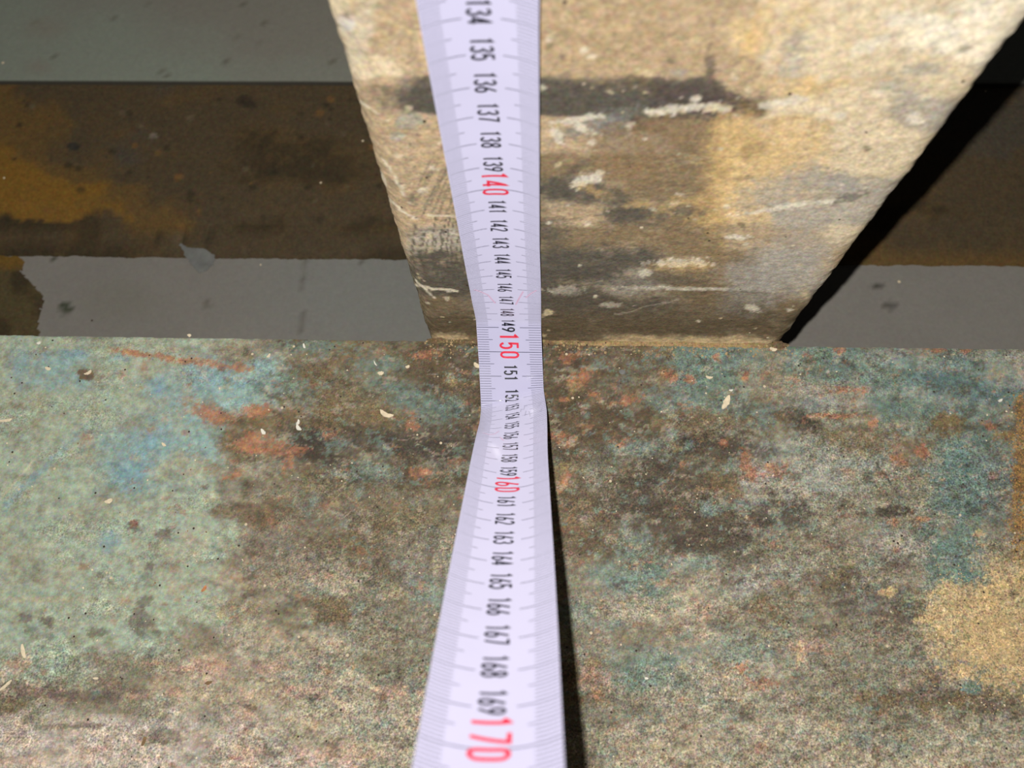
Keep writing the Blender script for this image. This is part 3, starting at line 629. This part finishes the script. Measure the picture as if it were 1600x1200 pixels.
# condensed round digits, drawn as ribbons: cell 0..1 wide, 0..2 tall
def arc(cx, cy, rx, ry, a0, a1, n=9): return [(cx + rx * math.cos(math.radians(a)), cy + ry * math.sin(math.radians(a))) for a in np.linspace(a0, a1, n)]
G = {
 '0': [arc(.5, 1.5, .42, .42, 0, 180) + arc(.5, .5, .42, .42, 180, 360) + [(.92, 1.5)]],
 '1': [[(.18, 1.62), (.55, 1.93), (.55, .05)]],
 '2': [arc(.5, 1.5, .42, .43, 170, -20, 12) + [(.08, .08), (.95, .08)]],
 '3': [arc(.48, 1.52, .4, .4, 160, -80, 12) + [(.42, 1.1)], [(.42, 1.1)] + arc(.48, .56, .43, .5, 85, -160, 13)],
 '4': [[(.66, .05), (.66, 1.93), (.04, .5), (.98, .5)]],
 '5': [[(.88, 1.92), (.16, 1.92), (.12, 1.05)] + arc(.48, .66, .43, .6, 135, -155, 13)],
 '6': [[(.74, 1.93), (.16, .95)] + arc(.5, .55, .42, .48, 180, 540, 18)],
 '7': [[(.06, 1.92), (.94, 1.92), (.42, .05)]],
 '8': [arc(.5, 1.48, .37, .42, -90, 270, 18), arc(.5, .56, .42, .49, 90, 450, 18)],
 '9': [arc(.5, 1.43, .42, .48, 0, 360, 18), [(.92, 1.43), (.84, 1.05), (.28, .05)]],
}
def ribbon(pts, w):
    pts = np.asarray(pts, float); out = []
    dense = [pts[0]]
    for a, b in zip(pts[:-1], pts[1:]):
        k = max(1, int(np.linalg.norm(b - a) / .5))
        for t in range(1, k + 1): dense.append(a + (b - a) * t / k)
    p = np.array(dense); keep = np.append(True, np.linalg.norm(np.diff(p, axis=0), axis=1) > 1e-4); p = p[keep]
    closed = np.linalg.norm(p[0] - p[-1]) < 1e-3
    for i in range(len(p)):
        a = p[i - 1] if i else (p[-2] if closed else p[0]); b = p[i + 1] if i < len(p) - 1 else (p[1] if closed else p[-1])
        d1 = p[i] - a; d2 = b - p[i]
        d1 = d1 / (np.linalg.norm(d1) or 1); d2 = d2 / (np.linalg.norm(d2) or 1)
        t = d1 + d2; t = t / (np.linalg.norm(t) or 1); nrm = np.array([-t[1], t[0]])
        cosv = max(.55, abs(nrm @ np.array([-d2[1], d2[0]])) if np.linalg.norm(d2) > 0 else 1)
        out += [p[i] + nrm * w / 2 / cosv, p[i] - nrm * w / 2 / cosv]
    return np.array(out), len(p)
def number(txt, s0, digit_w, pitch, u0, height, w, mat, label=None, lift=LIFT + .02, name='number'):
    SV = []; UV = []; FF = []
    for i, ch in enumerate(txt):
        for st in G[ch]:
            pts = [(x * digit_w, y * height / 2) for x, y in st]
            q, cnt = ribbon(pts, w); n0 = len(SV)
            SV += list(s0 + i * pitch + q[:, 0]); UV += list(u0 + q[:, 1]); FF += strip_faces(n0, cnt)
    o = mesh_np(name, tape(SV, UV, lift), FF, mat, smooth=False); child(o, tape_root)
    if label: tag(o, label)
    return o
for n_ in range(128, 178):
    if n_ < 133 or n_ > 171: continue
    if n_ % 10 == 0: number(str(n_), n_ * 10 - 7.6, 2.5, 3.75, -3.8, 7.2, .85, M_RED, 'large red number')
    else: number(str(n_), n_ * 10 - 4.6, 1.65, 2.3, -2.75, 5.1, .62, M_BLACK)
# faint grey marks, and pink reflections of red numbers painted on the folded part
def mark(name, strokes, w, mat, label):
    SV = []; UV = []; FF = []
    for st in strokes:
        q, cnt = ribbon(st, w); n0 = len(SV); SV += list(q[:, 0]); UV += list(q[:, 1]); FF += strip_faces(n0, cnt)
    o = mesh_np(name, tape(SV, UV, LIFT + .01), FF, mat, smooth=False); child(o, tape_root); tag(o, label)
mark('faint_marks', [[(1531, 5.6), (1530.5, 4.6), (1534, 4.2), (1533, 3.2), (1536, 2.9)], [(1540, 6.2), (1540.5, 3.4)], [(1537, 6.0), (1543, 6.4)], [(1536, 5.0), (1541, 4.4)]], .28, M_FAINT, 'faint grey letters on the blade')
mark('faint_marks', [[(1531, 9.2), (1530.6, 10.8), (1533, 10.4), (1535, 9.2), (1535, 10.8)], [(1537, 9.2), (1537, 10.8), (1539.5, 10.6), (1540, 9.3)]], .3, M_FAINT, 'faint grey digits at the blade edge')
mark('pink_reflection', [[(1459, -11), (1461, -9), (1464, -6.5), (1471, -4.2)], [(1472, 3.2), (1466, 4.8), (1461, 6.2)], [(1466, 7), (1462, 9), (1459, 11)]], .6, M_PINK, 'faint pink reflection of red digits painted across the blade')
mark('pink_reflection', [[(1556, -10.5), (1557.5, -8), (1556, -6), (1553.5, -4.6)], [(1560, -4), (1563, -2.6)]], .5, M_PINK, 'faint pink curl of reflected digits painted at the left blade edge')

# ================================================================= LOOSE CHIPS ON THE FLANGE
def chip(x, y, L, ang, mat, label, thick=.5, wr=.34, bend=.25, name='wood_chip', cat='chip', group=None):
    P = hit_z(x, y, 0.3); mmpx = 290 / F * (1 - (y - 540) * .0003)
    L = L * mmpx; W = max(.35, L * wr); a = math.radians(ang)
    n = 9; V = []; rr = random.Random(int(x * 7 + y))
    for i in range(n):
        t = i / (n - 1) * 2 - 1; wv = W / 2 * math.sqrt(max(0.04, 1 - t * t * .92)) * (1 + rr.uniform(-.2, .2))
        cx_ = t * L / 2; cy_ = bend * L * .3 * (t * t); zz = .12 + .35 * thick * t * t
        for (o1, o2) in ((1, 0), (.75, thick), (-.75, thick * (1 + rr.uniform(-.2, .3))), (-1, 0)):
            X_ = cx_; Y_ = cy_ + wv * o1
            V.append((P[0] + X_ * math.cos(a) - Y_ * math.sin(a), P[1] + X_ * math.sin(a) + Y_ * math.cos(a), zz + o2))
    Fq = []
    for i in range(n - 1):
        for k in range(4): a0 = i * 4 + k; b0 = i * 4 + (k + 1) % 4; Fq.append([a0, a0 + 4, b0 + 4, b0])
    Fq += [[3, 2, 1, 0], [(n - 1) * 4 + k for k in range(4)]]
    V = np.array(V); base = np.array([P[0], P[1], 0.1])
    o = mesh_np(name, V - base, Fq, mat, smooth=False); o.location = base * MM
    tag(o, label, cat, group or 'loose chips on the green girder')
chips = [
 (603, 648, 24, -22, M_CHIP, 'curled cream wood chip on the brown dirt left of the tape fold', .34, .5),
 (1135, 629, 26, 62, M_CHIP, 'large cream wood chip on teal paint right of the tape', .36, .15),
 (466, 660, 9, 75, M_CHIPW, 'upper of the small white flakes clustered on dark grime left of the tape', .5, .3),
 (466, 669, 12, -45, M_CHIPW, 'lower and bigger of the white flakes clustered on dark grime left of the tape', .5, .5),
 (411, 675, 11, -50, M_CHIPW, 'pale flake on reddish primer left of the white flake cluster', .55, .2),
 (420, 556, 8, 55, M_CHIP, 'slim cream chip left of the tape near the far edge', .45, .2),
 (475, 541, 8, -70, M_CHIPW, 'white flake nearest the girder edge between left gap and post', .45, .3),
 (595, 583, 10, 5, M_CHIP, 'squarish cream chip above the curled wood chip', .65, .1),
 (586, 568, 10, -58, M_CHIPW, 'thin white sliver above the squarish cream chip', .2, .3),
 (637, 573, 7, 25, M_CHIP, 'small square cream chip between the white sliver and the tape', .7, .1),
 (745, 571, 12, -35, M_CHIP, 'cream chip touching the left edge of the tape by the red 150', .6, .2),
 (1108, 590, 11, -10, M_CHIP, 'flat cream chip just up and left of the large chip on teal paint', .4, .4),
 (1142, 610, 6, 0, M_CHIPW, 'tiny white flake just beyond the large chip on teal paint', .5, .2),
 (1208, 546, 11, -15, M_CHIP, 'cream crumb at the girder edge below the right post corner', .6, .3),
 (972, 581, 10, 0, M_CEMENT, 'round grey pebble flake right of the tape', .8, .1),
 (9, 657, 20, 10, M_CHIP, 'cream splinter at the far left edge of the view', .24, .1),
 (75, 576, 9, -15, M_CHIP, 'cream chip on pale green paint near the far left', .6, .2),
 (138, 583, 12, 35, M_CHIP, 'cream chip lying on the small brown mud spot at left', .45, .4),
 (61, 536, 6, 30, M_CHIPW, 'white flake on a red spot at the left girder edge', .6, .2),
 (296, 524, 6, 0, M_CHIP, 'cream grain on the far girder edge below the grey floor', .8, .1),
 (170, 783, 12, 25, M_CHIP, 'yellowish cream chip alone on pale green paint', .6, .2),
 (256, 695, 8, -35, M_CHIP, 'tiny cream chip on bluish paint left of the brown dirt', .6, .3),
 (1563, 626, 7, 30, M_CHIPW, 'white crumb on blue green paint near the right edge', .6, .3),
 (225, 1158, 14, 82, M_CHIPB, 'dark brown sliver standing out on the pale lower left paint', .4, .2),
 (319, 920, 11, 60, M_CHIPO, 'orange brown crumb on grey green paint left of the tape', .5, .2),
 (326, 1067, 11, 15, M_CHIPB, 'brown crumb on pinkish paint at lower left', .5, .2),
 (36, 1018, 24, -65, M_CHIP, 'long cream splinter beside the pink streak at lower left', .22, .2),
 (8, 1072, 26, 45, M_CHIP, 'cream splinter cut by the left picture edge in the dark belt', .2, .1),
 (1010, 1060, 6, 0, M_CHIPW, 'small white grain on pale teal paint right of the tape shadow', .7, .1),
 (150, 1060, 8, 0, M_CHIP, 'cream crumb just above the pink and grey belt at lower left', .6, .1),
]
for (x, y, L, a, mt, lb, wr, bd) in chips:
    nm = 'wood_chip' if mt is M_CHIP else ('paint_flake' if mt is M_CHIPW else ('stone_flake' if mt is M_CEMENT else 'dirt_crumb'))
    chip(x, y, L, a, mt, lb, wr=wr, bend=bd, name=nm)
# countless sand grains on flange, sand pile and crust ------------------
def grains(name, pts, smin, smax, mat, label, zf=0.0):
    V = []; Fq = []; rr = np.random.RandomState(len(pts))
    base = np.array([(1, 0, 0), (0, 1, 0), (-1, 0, 0), (0, -1, 0), (0, 0, 1), (0, 0, -.6)], float)
    tri = [(0, 1, 4), (1, 2, 4), (2, 3, 4), (3, 0, 4), (1, 0, 5), (2, 1, 5), (3, 2, 5), (0, 3, 5)]
    for (x, y, z) in pts:
        s = smin + (smax - smin) * rr.rand() ** 2.5; q = base * s * (.7 + .6 * rr.rand(6, 1)) * np.array([1.2, .9, .7]); a = rr.rand() * 6.28
        c, s_ = math.cos(a), math.sin(a); q = np.column_stack([q[:, 0] * c - q[:, 1] * s_, q[:, 0] * s_ + q[:, 1] * c, q[:, 2]])
        n0 = len(V); V += list(q + (x, y, z + s * .3)); Fq += [[n0 + i for i in t] for t in tri]
    o = mesh_np(name, V, Fq, mat, smooth=False); tag(o, label, 'grit', kind='stuff'); return o
rs = np.random.RandomState(9)
pts = [(rs.uniform(-235, 200), rs.uniform(-45, 119), .1) for k in range(900)]
grains('pale_sand_grains', pts, .1, .42, M_CHIP, 'pale sand grains scattered over the green girder')
pts = [(rs.uniform(-235, 200), rs.uniform(-45, 119), .08) for k in range(500)]
grains('dark_grit', pts, .1, .36, M_CHIPB, 'dark grit scattered over the green girder')
pts = [(rs.uniform(PX0, PX1 + 3), EDGE_Y - rs.rand() ** 1.5 * 6, rs.uniform(0, .5) + .2) for k in range(420)]
grains('crust_crumbs', pts, .15, .6, plain('ochre crumbs', (.40, .29, .15), .9, .2, 900, .35), 'ochre crumbs along the foot of the tan post')
pts = []
while len(pts) < 2600:
    x = rs.normal(1545, 45); y = rs.normal(985, 50)
    if x > 1440 and fbm(np.array([x * .03]), np.array([y * .03]), 3, 5)[0] > -.25:
        p = hit_z(x, y, 0); pts.append((p[0], p[1], .1))
grains('loose_sand', pts, .12, .34, plain('yellow sand', (.52, .39, .205), .9, .2, 900, .3), 'yellow sand patch at the right edge of the green girder')
pts = []
while len(pts) < 700:
    p = hit_z(rs.normal(1597, 12), rs.uniform(615, 860), 0); pts.append((p[0], p[1], .1))
grains('rusty_sand', pts, .12, .4, plain('orange sand', (.42, .24, .08), .9, .2, 900, .3), 'orange brown sand streak at the right edge above the yellow sand')
